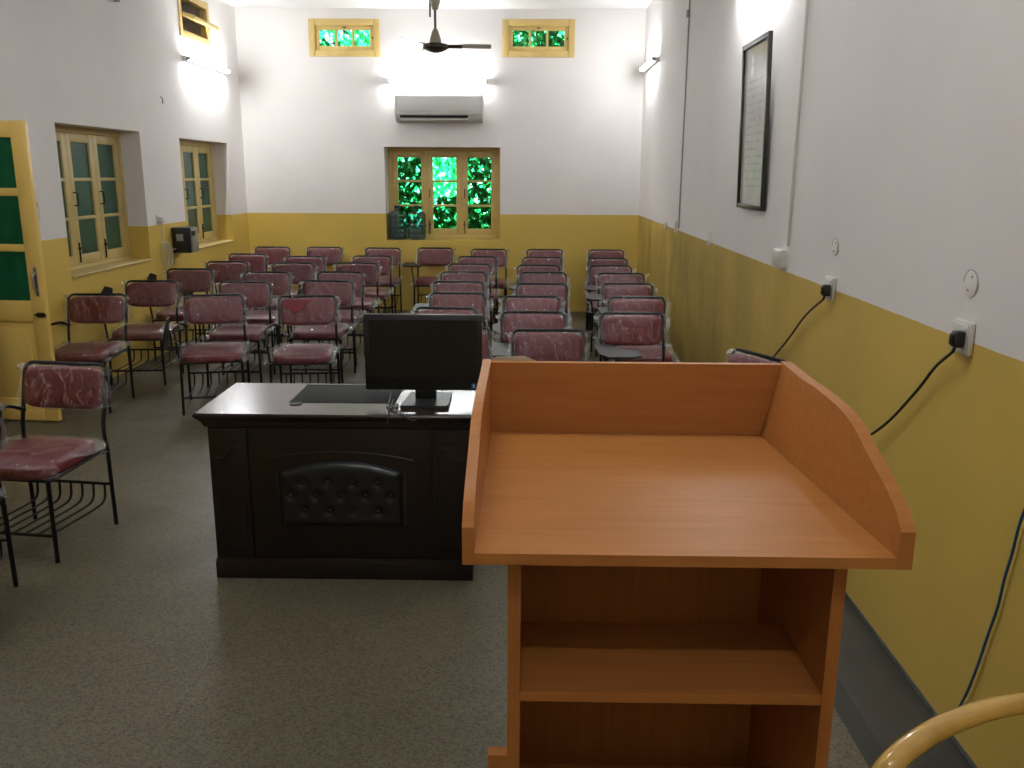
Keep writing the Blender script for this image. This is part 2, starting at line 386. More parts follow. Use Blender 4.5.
# ------------------------------------------------------------------ windows
def window(name, origin, ux, nx, w, h, panemat, leaves=3, rows=3, rec=0.23, fr=0.05, paint='yellow_wood', sash_open=None, bolts=True):
    """origin: lower corner of the opening on the room face; ux along the wall, nx out of the room"""
    root = empty(name, origin, 0, kind='structure')
    ux, nx = Vector(ux), Vector(nx)
    F = lambda u, z, d: ux*u+nx*d+Vector((0, 0, z))
    def bar(m, u0, u1, z0, z1, d0, d1, bev=0.004):
        a, b = F(u0, z0, d0), F(u1, z1, d1); m.box(a, b, bev)
    m = MB()
    bar(m, 0.001, fr, 0.001, h-0.001, rec, rec+0.07); bar(m, w-fr, w-0.001, 0.001, h-0.001, rec, rec+0.07)
    bar(m, fr, w-fr, 0.001, fr, rec, rec+0.07); bar(m, fr, w-fr, h-fr, h-0.001, rec, rec+0.07)
    m.build('window_frame', M[paint], root)
    lw = (w-2*fr)/leaves
    for k in range(leaves):
        u0, u1 = fr+k*lw+0.0004, fr+(k+1)*lw-0.0004; z0, z1 = fr+0.0004, h-fr-0.0004
        st, top, bot, mul = (0.075, 0.075, 0.085, 0.028) if rows > 1 else (0.07, 0.07, 0.07, 0.03)
        d0, d1 = rec+0.012, rec+0.05
        m = MB(); bar(m, u0, u0+st, z0, z1, d0, d1); bar(m, u1-st, u1, z0, z1, d0, d1)
        bar(m, u0+st, u1-st, z0, z0+bot, d0, d1); bar(m, u0+st, u1-st, z1-top, z1, d0, d1)
        ph = (z1-z0-top-bot-mul*(rows-1))/rows
        for r in range(1, rows): bar(m, u0+st, u1-st, z0+bot+r*ph+(r-1)*mul, z0+bot+r*(ph+mul), d0, d1)
        c = m.build('casement', M[paint], root)
        p = MB(); bar(p, u0+st-0.004, u1-st+0.004, z0+bot-0.004, z1-top+0.004, rec+0.03, rec+0.034, 0)
        p.build('pane', panemat, c, 0)
        if bolts and k > 0:
            b = MB(); bar(b, u0+0.022, u0+0.034, z0+0.02, z0+0.19, d0-0.014, d0-0.002); bar(b, u0+0.016, u0+0.040, z0+0.13, z0+0.15, d0-0.022, d0-0.001)
            b.build('bolt', M['iron'], c)
            b = MB(); b.tube(fillet([F(u0+0.035, h*0.46, d0), F(u0+0.035, h*0.46, d0-0.035), F(u0+0.035, h*0.55, d0-0.035), F(u0+0.035, h*0.55, d0)], 0.015), 0.006, 6)
            b.build('handle', M['iron'], c)
    return root
window('window_1', (BW[0], YB, BW[2]), (1, 0, 0), (0, 1, 0), BW[1]-BW[0], BW[3]-BW[2], M['pane'], 3, 3, 0.27)
window('window_2', (XL, W1[0], W1[2]), (0, 1, 0), (-1, 0, 0), W1[1]-W1[0], W1[3]-W1[2], M['green_dull'], 3, 3, 0.185, paint='cream_wood')
window('window_3', (XL, W2[0], W2[2]), (0, 1, 0), (-1, 0, 0), W2[1]-W2[0], W2[3]-W2[2], M['green_dull'], 3, 3, 0.185, paint='cream_wood')
def ventilator(name, origin, ux, nx, w, h, panemat, closed=True):
    root = empty(name, origin, 0, kind='structure'); ux, nx = Vector(ux), Vector(nx)
    F = lambda u, z, d: ux*u+nx*d+Vector((0, 0, z))
    def frame(m, u0, u1, z0, z1, t, d0, d1):
        for a in ((u0, u0+t, z0, z1), (u1-t, u1, z0, z1), (u0+t, u1-t, z0, z0+t), (u0+t, u1-t, z1-t, z1)): m.box(F(a[0], a[2], d0), F(a[1], a[3], d1), 0.004)
    m = MB(); frame(m, 0.001, w-0.001, 0.001, h-0.001, 0.075, -0.012, 0.07); m.build('window_frame', M['yellow_wood'], root)
    if closed:
        m = MB(); frame(m, 0.0752, w-0.0752, 0.0752, h-0.0752, 0.0528, 0.015, 0.05)
        for k in (1, 2): uc = 0.128+(w-0.256)*k/3; m.box(F(uc-0.014, 0.125, 0.015), F(uc+0.014, h-0.125, 0.05), 0.003)
        s = m.build('sash', M['yellow_wood'], root)
        p = MB(); p.box(F(0.124, 0.124, 0.03), F(w-0.124, h-0.124, 0.034)); p.build('pane', panemat, s, 0)
        k = MB(); k.box(F(w-0.10, h/2-0.012, 0.0), F(w-0.085, h/2+0.012, 0.02), 0.003); k.box(F(w/2-0.02, h-0.105, -0.005), F(w/2+0.02, h-0.095, 0.02), 0.003); k.build('catch', M['iron'], s)
    return root
ventilator('window_4', (V1[0], YB, V1[2]), (1, 0, 0), (0, 1, 0), V1[1]-V1[0], V1[3]-V1[2], M['pane'])
ventilator('window_5', (V2[0], YB, V2[2]), (1, 0, 0), (0, 1, 0), V2[1]-V2[0], V2[3]-V2[2], M['pane'])
r6 = ventilator('window_6', (XL, V3[0], V3[2]), (0, 1, 0), (-1, 0, 0), V3[1]-V3[0], V3[3]-V3[2], M['dark_glass'], False)
# its sash is swung open about the middle, lower edge tipped into the room
wv, hv = V3[1]-V3[0], V3[3]-V3[2]
m = MB(); rt = Matrix.Rotation(math.radians(-72), 3, 'Y')
for a in ((0.08, 0.125, -0.15, 0.15), (wv-0.125, wv-0.08, -0.15, 0.15), (0.125, wv-0.125, -0.15, -0.105), (0.125, wv-0.125, 0.105, 0.15), (0.36, 0.385, -0.105, 0.105), (wv-0.385, wv-0.36, -0.105, 0.105)):
    c = Vector((0, (a[0]+a[1])/2, (a[2]+a[3])/2)); h_ = Vector((0.02, (a[1]-a[0])/2, (a[3]-a[2])/2))
    t = rt @ Vector((0, 0, c.z)); cc = Vector((t.x-0.005, c.y, t.z+hv/2))
    m.box(cc-h_, cc+h_, 0.003, rt)
sash = m.build('sash', M['yellow_wood'], r6)
p = MB(); p.box(Vector((-0.007, 0.12, hv/2-0.11)), Vector((-0.003, wv-0.12, hv/2+0.11)), 0, rt); p.build('pane', M['dark_glass'], sash, 0)
# sills: thin projecting ledges
for i, (x0, y0, x1, y1, z) in enumerate(((XL-0.2, W1[0]+0.002, XL+0.02, W1[1]-0.002, W1[2]), (XL-0.2, W2[0]-0.0+0.002, XL+0.02, W2[1]-0.002, W2[2]))):
    tag(MB().box((x0, y0, z+0.001), (x1, y1, z+0.022), 0.006).build('trim_%d' % (i+2), M['cream_wood']), kind='structure')

# ------------------------------------------------------------------ door leaf folded back into the doorway
dr = empty('door_1', (-3.965, 6.035, 0.012), math.radians(-4), kind='structure')
dw, dh = 0.632, 2.07
def dbox(m, x0, x1, z0, z1, y0=-0.02, y1=0.02, bev=0.004): m.box((x0, y0, z0), (x1, y1, z1), bev)
m = MB(); dbox(m, 0, 0.095, 0, dh); dbox(m, dw-0.105, dw, 0, dh)
rows = [(0.865, 1.205), (1.255, 1.578), (1.632, 1.962)]
dbox(m, 0.095, dw-0.105, 1.962, dh); dbox(m, 0.095, dw-0.105, 1.578, 1.632, -0.016, 0.016); dbox(m, 0.095, dw-0.105, 1.205, 1.255, -0.016, 0.016)
dbox(m, 0.095, dw-0.105, 0.72, 0.865); dbox(m, 0.095, dw-0.105, 0, 0.16)
leaf = m.build('door_leaf', M['door_paint'], dr)
m = MB(); dbox(m, 0.09, dw-0.10, 0.15, 0.73, -0.006, 0.006); dbox(m, 0.14, dw-0.15, 0.21, 0.67, -0.014, 0.014, 0.008); m.build('door_panel', M['door_paint'], leaf)
m = MB()
for a, b in rows: dbox(m, 0.09, dw-0.10, a-0.005, b+0.005, -0.003, 0.003, 0)
m.build('pane', M['green_paint'], leaf, 0)
m = MB(); m.tube(fillet([(dw-0.045, -0.018, 0.94), (dw-0.045, -0.055, 0.95), (dw-0.045, -0.055, 1.05), (dw-0.045, -0.018, 1.06)], 0.02), 0.007, 8)
dbox(m, dw-0.058, dw-0.032, 0.90, 1.10, -0.024, -0.018, 0.002); m.build('door_handle', M['steel'], leaf)
m = MB(); dbox(m, dw-0.07, dw-0.012, 0.755, 0.785, -0.03, -0.019, 0.003); m.tube([(dw-0.08, -0.032, 0.77), (dw+0.005, -0.032, 0.77)], 0.006, 8); m.build('latch', M['brass'], leaf)

# ------------------------------------------------------------------ wall lamps and added fill lamps
def tube_lamp(loc, rz, L, lit, label):
    """runs along local x, wall on the +y side"""
    t = empty('tube_lamp', loc, rz, label, 'lamp', 'fluorescent wall lamps')
    MB().box((-L/2, -0.001, -0.022), (L/2, -0.040, 0.022), 0.005).build('batten', M['white_plastic'], t)
    for s in (-1, 1):
        MB().box((s*(L/2-0.035), -0.038, -0.02), (s*(L/2-0.012), -0.085, 0.02), 0.004).build('lamp_holder', M['grey_plastic'], t)
    m = MB(); m.tube([(-L/2+0.036, -0.068, 0), (L/2-0.036, -0.068, 0)], 0.014, 8); m.build('tube', M['lamp_dim'] if lit == 'dim' else M['lamp'] if lit else M['white_plastic'], t)
    return t
tube_lamp((-1.115, YB, 2.875), 0, 1.26, True, 'lit fluorescent tube lamp on the back wall above the air conditioner')
tube_lamp((XL, 10.22, 2.915), PI/2, 1.30, True, 'lit fluorescent tube lamp on left wall below the open ventilator')
tube_lamp((xr(10.6)-0.004, 10.6, 2.985), -PI/2, 1.05, 'dim', 'lit fluorescent tube lamp on right wall near the back corner')
tube_lamp((xr(5.6)-0.004, 5.6, 3.0), -PI/2, 1.25, True, 'lit fluorescent tube lamp on right wall above the framed certificate')
cl = tube_lamp((0.2, -0.6, ZC), 0, 1.26, 'dim', 'added unseen tube lamp on the ceiling behind the camera'); cl.rotation_euler = (math.radians(90), 0, 0)  # added fill lamp, brightens the near room from behind
tube_lamp((XL, 4.1, 3.2), PI/2, 1.25, 'dim', 'added unseen tube lamp on left wall before the yellow door')  # added out of view to light the door and near walls
cl = tube_lamp((-0.4, 2.7, ZC), 0, 1.26, True, 'added unseen tube lamp on the ceiling above the lectern'); cl.rotation_euler = (math.radians(90), 0, 0)  # extra lamp put in to light the lectern and near floor
tube_lamp((XL, 7.42, 3.20), PI/2, 1.25, False, 'unlit tube lamp high on left wall, cut by the top edge')

# ------------------------------------------------------------------ air conditioner
ac = empty('air_conditioner', (-1.088, YB, 2.385), 0, 'white split air conditioner on the back wall under the tube lamp', 'air conditioner')
prof = [(0.0, 0.0), (-0.10, 0.0), (-0.165, 0.035), (-0.20, 0.09), (-0.205, 0.30), (-0.18, 0.33), (0.0, 0.33)]
m = MB(); m.prism(prof, -0.54, 0.54, lambda u, v, d: (d, u-0.001, v)); m.build('casing', M['ac_white'], ac, 25)
m = MB(); m.box((-0.50, -0.211, 0.115), (0.50, -0.2045, 0.30), 0.003); m.build('front_panel', M['ac_white'], ac)
m = MB(); m.box((-0.48, -0.203, 0.052), (0.36, -0.165, 0.075), 0.003, Matrix.Rotation(math.radians(30), 3, 'X')); m.build('air_outlet', M['black'], ac)
m = MB(); m.box((-0.48, -0.200, 0.024), (0.36, -0.15, 0.032), 0.002, Matrix.Rotation(math.radians(25), 3, 'X')); m.build('louvre', M['ac_white'], ac)
m = MB(); m.box((0.45, -0.2125, 0.20), (0.52, -0.2105, 0.215)); m.build('badge', M['white_plastic'], ac)

# ------------------------------------------------------------------ ceiling fan
fan = empty('ceiling_fan', (-0.895, 9.0, 3.425), 0, 'brown ceiling fan with pale blades hanging from the beam', 'fan')
MB().lathe([(0.02, -0.0), (0.05, -0.005), (0.055, -0.05), (0.03, -0.13), (0.013, -0.14)], seg=18).build('canopy', M['fan_cream'], fan)
MB().tube([(0, 0, -0.12), (0, 0, -0.36)], 0.012, 8).build('down_rod', M['fan_brown'], fan)
MB().lathe([(0.014, -0.30), (0.030, -0.325), (0.055, -0.40), (0.060, -0.44), (0.05, -0.445)], seg=18).build('motor_cup', M['fan_cream'], fan)
MB().lathe([(0.06, -0.435), (0.12, -0.45), (0.125, -0.485), (0.08, -0.51), (0.03, -0.525)], seg=24).build('motor', M['fan_brown'], fan)
for k in range(3):
    a = math.radians(4+120*k); rz = Matrix.Rotation(a, 4, 'Z')
    def fb(m, x0, x1, w0, w1, z):
        m._new([rz @ Vector(p) for p in ((x0, -w0, z+0.010), (x1, -w1, z+0.010), (x1, w1, z-0.012), (x0, w0, z-0.012), (x0, -w0, z+0.016), (x1, -w1, z+0.016), (x1, w1, z-0.006), (x0, w0, z-0.006))],
               [(0, 1, 2, 3), (7, 6, 5, 4), (0, 4, 5, 1), (1, 5, 6, 2), (2, 6, 7, 3), (3, 7, 4, 0)])
    m = MB(); fb(m, 0.11, 0.26, 0.022, 0.035, -0.468); br = m.build('blade_bracket', M['fan_brown'], fan, 20)
    m = MB(); fb(m, 0.25, 0.40, 0.058, 0.064, -0.462); fb(m, 0.40, 0.54, 0.064, 0.058, -0.462); bmesh.ops.remove_doubles(m.bm, verts=m.bm.verts[:], dist=1e-5)
    m.build('blade', M['fan_white'], fan, 20)
m = MB(); m.tube([(-0.055, 0.06, -0.002), (-0.055, 0.06, -0.19)], 0.009, 8); m.build('hook_rod', M['iron'], fan)

# ------------------------------------------------------------------ lectern
Lx0, Lx1, Ly0 = -0.092, 0.696, 1.512
lec = empty('lectern', (0.30, 1.9, 0), 0, 'large orange wood-laminate lectern with raised curved sides in the foreground', 'lectern')
lo = Vector(lec.location)
P = lambda x, y, z: Vector((x, y, z))-lo
def top_curve(xp, pts):
    return [(at_x(px, py, xp).y, at_x(px, py, xp).z) for px, py in pts]
YBK, XBR = 2.315, 0.645
curve = [(YBK+0.022, 1.259)]+top_curve(Lx1, [(801, 378.7), (813.5, 387), (826, 397), (835, 404.8), (842.5, 412.5), (852.5, 426), (862.5, 446), (874, 467.5), (886, 490), (895, 510.5)])+[(Ly0, 1.112)]
curve = [curve[0]]+[(y, min(z, 1.2585)) for y, z in curve[1:] if y < YBK-0.03]
zb = 1.037
def side(x0, x1, name):
    m = MB(); poly = [(Ly0, zb)]+curve[::-1]+[(YBK+0.022, zb)]
    m.prism(poly, x0, x1, lambda u, v, d: P(d, u, v)); return m.build(name, M['beech'], lec, 25)
side(-0.114, Lx0, 'side_panel')
# the right side leans outward a little towards the back
xb = lambda y: Lx1+(XBR-Lx1)*(y-Ly0)/(YBK-Ly0)
m = MB(); rings = []
for y, z in curve: rings.append([m.bm.verts.new(P(*q)) for q in ((xb(y), y, zb), (Lx1+0.002, y, z), (Lx1+0.029, y, z), (Lx1+0.029, y, zb))])
for A, B in zip(rings, rings[1:]):
    for k in range(4): m.bm.faces.new((A[k], A[(k+1) % 4], B[(k+1) % 4], B[k]))
m.bm.faces.new(rings[0]); m.bm.faces.new(rings[-1][::-1]); m.build('side_panel', M['beech'], lec, 25)
m = MB(); q = [(Lx0, Ly0), (Lx1, Ly0), (XBR, YBK), (Lx0, YBK)]
m._new([P(x, y, zb+0.0005) for x, y in q]+[P(x, y, 1.060) for x, y in q], [(0, 3, 2, 1), (4, 5, 6, 7), (0, 1, 5, 4), (1, 2, 6, 5), (2, 3, 7, 6), (3, 0, 4, 7)])
m.build('reading_top', M['beech'], lec, 20)
m = MB(); q = [(Lx0, zb), (XBR, zb), (Lx1+0.002, 1.254), (Lx0, 1.254)]
m._new([P(x, YBK, z) for x, z in q]+[P(x, YBK+0.022, z) for x, z in q], [(0, 1, 2, 3), (7, 6, 5, 4), (0, 4, 5, 1), (1, 5, 6, 2), (2, 6, 7, 3), (3, 7, 4, 0)])
m.build('back_panel', M['beech'], lec, 20)
By0, By1 = 1.60, 2.10; Bx0, Bx1 = -0.030, 0.642
under = lambda y: zb-0.0005
for x0, x1 in ((Bx0, Bx0+0.026), (Bx1-0.026, Bx1)):
    MB().prism([(By0, 0), (By1, 0), (By1, under(By1)), (By0, under(By0))], x0, x1, lambda u, v, d: P(d, u, v)).build('body_side', M['beech_v'], lec, 20)
i0, i1 = Bx0+0.0262, Bx1-0.0262
MB().box(P(i0, By1-0.018, 0.0), P(i1, By1-0.0005, under(By1)-0.0005)).build('front_panel', M['beech_v'], lec, 20)
MB().box(P(i0, By0+0.002, 0.690), P(i1, 1.893, 0.713), 0.001).build('shelf', M['beech'], lec, 20)
MB().box(P(i0, By0+0.002, 0.30), P(i1, 1.893, 0.323), 0.001).build('shelf', M['beech'], lec, 20)
MB().box(P(i0, By0+0.002, 0.0), P(i1, By1-0.019, 0.08), 0.001).build('plinth', M['beech'], lec, 20)
MB().box(P(-0.070, By0+0.0005, 0.0), P(Bx0-0.0003, By0+0.03, 0.562), 0.001).build('side_cleat', M['beech_v'], lec, 20)
# sheet of paper lying over the back edge
m = MB(); pts = [(486, 364.5), (496.0, 356.4), (524, 355.8), (538, 361.2), (572, 362.8), (572, 365)]
poly = [at_y(px, py, YBK+0.03) for px, py in pts]
m.prism([(p.x, p.z) for p in poly], YBK+0.0235, YBK+0.0265, lambda u, v, d: (u, d, v))
tag(m.build('paper_sheet', M['paper'], None, 0), 'tan paper sheet sticking up behind the left end of the lectern top', 'paper')

# ------------------------------------------------------------------ desk
dk = empty('desk', (-0.79, 3.8, 0), 0, 'dark walnut office desk with black tufted front panel', 'desk')
D = lambda x, y, z: (x+0.79, y-3.8, z)
dx0, dx1, dy0, dy1 = -1.352, -0.228, 3.56, 4.05
m = MB(); prof = [(0.0, 0.692), (0.012, 0.70), (0.02, 0.72), (0.035, 0.738), (0.045, 0.750), (0.046, 0.758), (0.040, 0.765)]
rings = []
for o_, z in prof:
    x0, x1, y0, y1 = dx0-o_, dx1+o_, dy0-o_, dy1+o_*0.6
    rings.append([m.bm.verts.new(D(*p, z)) for p in ((x0, y0), ((x0+x1)/2, y0), (x1, y0), (x1, y1), (x0, y1))])
for A, B in zip(rings, rings[1:]):
    for k in range(5): m.bm.faces.new((A[k], A[(k+1) % 5], B[(k+1) % 5], B[k]))
m.bm.faces.new(rings[0][::-1]); m.bm.faces.new(rings[-1]); m.build('desk_top', M['desk_top'], dk, 30)
m = MB(); m.box(D(dx0, dy0, 0.085), D(dx1, dy0+0.03, 0.6918), 0.002); m.box(D(dx0, dy0+0.03, 0.085), D(dx0+0.02, dy1, 0.6918), 0.002); m.box(D(dx1-0.02, dy0+0.03, 0.085), D(dx1, dy1, 0.6918), 0.002); m.build('body', M['desk'], dk)
m = MB(); m.box(D(dx0-0.008, dy0-0.014, 0), D(dx1+0.008, dy1, 0.083), 0.004); m.box(D(dx0-0.005, dy0-0.011, 0.08), D(dx1+0.005, dy1, 0.094), 0.004); m.build('plinth', M['desk'], dk)
xc = (dx0+dx1)/2
for s in (-1, 1):
    x0, x1 = (dx0, dx0+0.165) if s < 0 else (dx1-0.165, dx1)
    m = MB(); m.box(D(x0, dy0-0.010, 0.094), D(x1, dy0, 0.691), 0.004); m.box(D(x0+0.03, dy0-0.016, 0.14), D(x1-0.02, dy0-0.0095, 0.62), 0.006)
    # carved S-scroll near the top
    m.tube([D((x0+x1)/2+s*(-0.055+0.11*i/10), dy0-0.019, 0.585-0.024*math.tanh((i-5)/2.2)+0.008*math.sin(i*0.7)) for i in range(11)], 0.004, 6)
    m.build('pilaster', M['desk'], dk)
m = MB()
m.tube([D(xc+0.315*(t/12-1), dy0-0.001, 0.588-0.035*((t/12-1)**2)) for t in range(25)], 0.004, 6); m.build('arch_moulding', M['desk'], dk)
pw, z0, z1, za = 0.262, 0.255, 0.50, 0.548
def zarch(x): return z1+(za-z1)*(1-((x-xc)/pw)**2)
m = MB(); nu, nv = 60, 28; btn = []
for r, (zz, n) in enumerate(((0.455, 4), (0.395, 5), (0.325, 4))):
    for k in range(n): btn.append((xc+(k-(n-1)/2)*0.108, zz))
grid = []
for j in range(nv+1):
    row = []
    for i in range(nu+1):
        x = xc-pw+2*pw*i/nu; zt_ = zarch(x); z = z0+(zt_-z0)*j/nv
        e = min(1, min(i, nu-i)/4, min(j, nv-j)/3); d = 0.026*math.sqrt(max(0, 1-(1-e)**2))
        for bx, bz in btn: d -= 0.013*math.exp(-((x-bx)**2+(z-bz)**2)/0.018**2)
        row.append(m.bm.verts.new(D(x, dy0-0.002-max(d, 0), z)))
    grid.append(row)
for j in range(nv):
    for i in range(nu): m.bm.faces.new((grid[j][i], grid[j][i+1], grid[j+1][i+1], grid[j+1][i]))
ed = [e for e in m.bm.edges if len(e.link_faces) == 1]
ex = bmesh.ops.extrude_edge_only(m.bm, edges=ed)
for v in ex['geom']:
    if isinstance(v, bmesh.types.BMVert): v.co.y = D(0, dy0-0.0005, 0)[1]
tp = m.build('tufted_panel', M['leather'], dk, 60)
for bx, bz in btn: MB().lathe([(0.002, -0.008), (0.009, -0.005), (0.011, 0)], D(bx, dy0-0.018, bz), 10, 'y').build('upholstery_button', M['leather'], tp)
for s in (-1, 1):
    m = MB()
    for k in range(22): m.lathe([(0.001, -0.006), (0.0035, -0.004), (0.0045, 0)], D(xc+s*(pw+0.014), dy0-0.001, 0.258+k*0.0112), 6, 'y')
    m.build('nailhead_trim', M['brass'], dk)
pd = MB(); a, b, c_, d_ = at_z(306, 384.5, 0.766), at_z(289, 402.3, 0.766), at_z(389, 402.3, 0.766), at_z(395, 384.5, 0.766)
m = MB(); m.box(D(b.x, b.y, 0.765), D(c_.x+0.03, a.y, 0.7665), 0.0006); m.build('writing_pad', M['pad'], dk)
m = MB(); p = at_z(296, 403.6, 0.766); m.lathe([(0.028, 0), (0.028, 0.003), (0.022, 0.004), (0.020, 0.0015)], D(p.x, p.y, 0.7652), 18); m.build('cable_grommet', M['black'], dk)

# ------------------------------------------------------------------ monitor
mo = empty('monitor', (-0.44, 3.75, 0.7668), 0, 'black flat computer monitor standing on the dark desk', 'monitor')
m = MB(); m.box((-0.262, -0.022, 0.055), (0.254, 0.012, 0.392), 0.007); m.box((-0.19, 0.010, 0.11), (0.18, 0.035, 0.33), 0.012); m.build('housing', M['black'], mo)
m = MB(); m.box((-0.240, -0.0232, 0.112), (0.232, -0.0215, 0.370)); m.build('screen', M['screen'], mo, 0)
m = MB(); m.box((-0.045, -0.006, 0.01), (0.048, 0.022, 0.16), 0.004); m.build('neck', M['black'], mo)
m = MB(); m.prism([(-0.095, -0.125), (0.102, -0.125), (0.112, -0.10), (0.108, 0.12), (-0.078, 0.12)], 0.0, 0.013, lambda u, v, d: (u, v, d)); m.build('base', M['stand'], mo)
m = MB(); m.box((0.206, -0.0240, 0.066), (0.226, -0.0222, 0.088), 0); st = m.build('sticker', M['blue_sticker'], mo, 0)
m = MB(); m.tube([(0.213, -0.0243, 0.071), (0.215, -0.0243, 0.078), (0.215, -0.0243, 0.085)], 0.0012, 5); m.tube([(0.217, -0.0243, 0.084), (0.219, -0.0243, 0.077), (0.2205, -0.0243, 0.070)], 0.0012, 5); m.build('sticker_mark', M['white_mark'], st)
# tangle of cables on the desk edge below the monitor
m = MB(); q = lambda px, py, z: at_z(px, py, z)
z = 0.770
c1 = [q(391, 393, z), q(390, 398, z), q(388.5, 404, z+0.006), q(392, 407, z), q(396, 405, z+0.004), q(391, 402, z+0.01), q(386, 405, z), q(390, 410, z), at_z(388, 414, z+0.002), at_y(388, 420, 3.500), at_y(387.5, 426, 3.502)]
c2 = [q(393, 400, z), q(391, 405, z+0.008), q(396, 410, z), q(403, 414, z+0.001), at_y(408, 418.2, 3.502), at_y(413, 421, 3.5), at_y(416, 419.5, 3.5)]
c3 = [q(389, 406, z+0.004), q(394, 403.5, z+0.008), q(399, 404.5, z), q(394, 408, z+0.006), q(388, 408, z)]
for c in (c1, c2, c3): m.tube(fillet(c, 0.03, 3), 0.0028, 6)
tag(m.build('cable_tangle', M['cable']), 'tangled black cables lying on the desk edge below the monitor', 'cable')

# ------------------------------------------------------------------ chairs
def cushion(m, hw, hd, hh, puff, n=14, k=7, e=4.0):
    """rounded pad centred at 0: half width hw (x), half depth hd (y), half thickness hh (z)"""
    def sq(t): return math.copysign(abs(t)**(2/e), t)
    rings = []
    prof = [(-1, 0.90), (-0.8, 0.975), (-0.3, 1.0), (0.3, 1.0), (0.75, 0.975), (0.95, 0.92)]
    N = n*4
    for zf, s in prof:
        ring = []
        for i in range(N):
            a = 2*PI*i/N; x, y = sq(math.cos(a)), sq(math.sin(a))
            ring.append(m.bm.verts.new((x*(hw-0.03*(1-s)*3), y*(hd-0.03*(1-s)*3), zf*hh)))
        rings.append(ring)
    for s, z in ((0.80, 0.0), (0.5, 0.7), (0.2, 0.95)):
        rings.append([m.bm.verts.new((sq(math.cos(2*PI*i/N))*hw*s, sq(math.sin(2*PI*i/N))*hd*s, hh*0.97+puff*(0.3+0.7*z))) for i in range(N)])
    for A, B in zip(rings, rings[1:]):
        for i in range(N): m.bm.faces.new((A[i], A[(i+1) % N], B[(i+1) % N], B[i]))
    m.bm.faces.new(rings[0][::-1]); m.bm.faces.new(rings[-1])
def film(m, hw, hd, hh, puff, seed, flap=0.038):
    """loose crinkled wrap around a pad, with ragged ends to left and right"""
    nu, nv = 40, 30; lay = m.bm.verts.layers.float.new('loose'); rnd = random.Random(seed); grid = []
    offs = Vector((rnd.random()*50, rnd.random()*50, 0))
    for i in range(nu+1):
        u = -1+2*i/nu; over = max(0, abs(u)-0.80)/0.20
        row = []
        for j in range(nv):
            a = 2*PI*j/nv; ca, sa = math.cos(a), math.sin(a)
            y = math.copysign(abs(ca)**0.45, ca)*(hd+0.006); z = math.copysign(abs(sa)**0.55, sa)*(hh+0.005)
            if sa > 0: z += puff*sa*(1-over)
            y *= 1-0.10*over; z *= 1-0.72*over
            w = noise.noise(Vector((u*5, ca*2.5, sa*2.5))+offs)*0.006+noise.noise(Vector((u*14, ca*5, sa*5))+offs)*0.004
            x = u*(hw+flap)+ (noise.noise(Vector((ca*2.2, sa*2.2, u*3))+offs)*0.05*over)
            w *= 1+1.5*over; y *= 1+0.10*over*noise.noise(Vector((u*3, 7, 1))+offs)
            vv = m.bm.verts.new((x, y+w*ca*(1+2*over), z+(w+0.003)*(1 if sa > 0 else -0.4)*(1+2*over))); vv[lay] = over; row.append(vv)
        grid.append(row)
    for i in range(nu):
        for j in range(nv): m.bm.faces.new((grid[i][j], grid[i][(j+1) % nv], grid[i+1][(j+1) % nv], grid[i+1][j]))
def xform(m, mat):
    for v in m.bm.verts: v.co = mat @ v.co
R_ = 0.0105
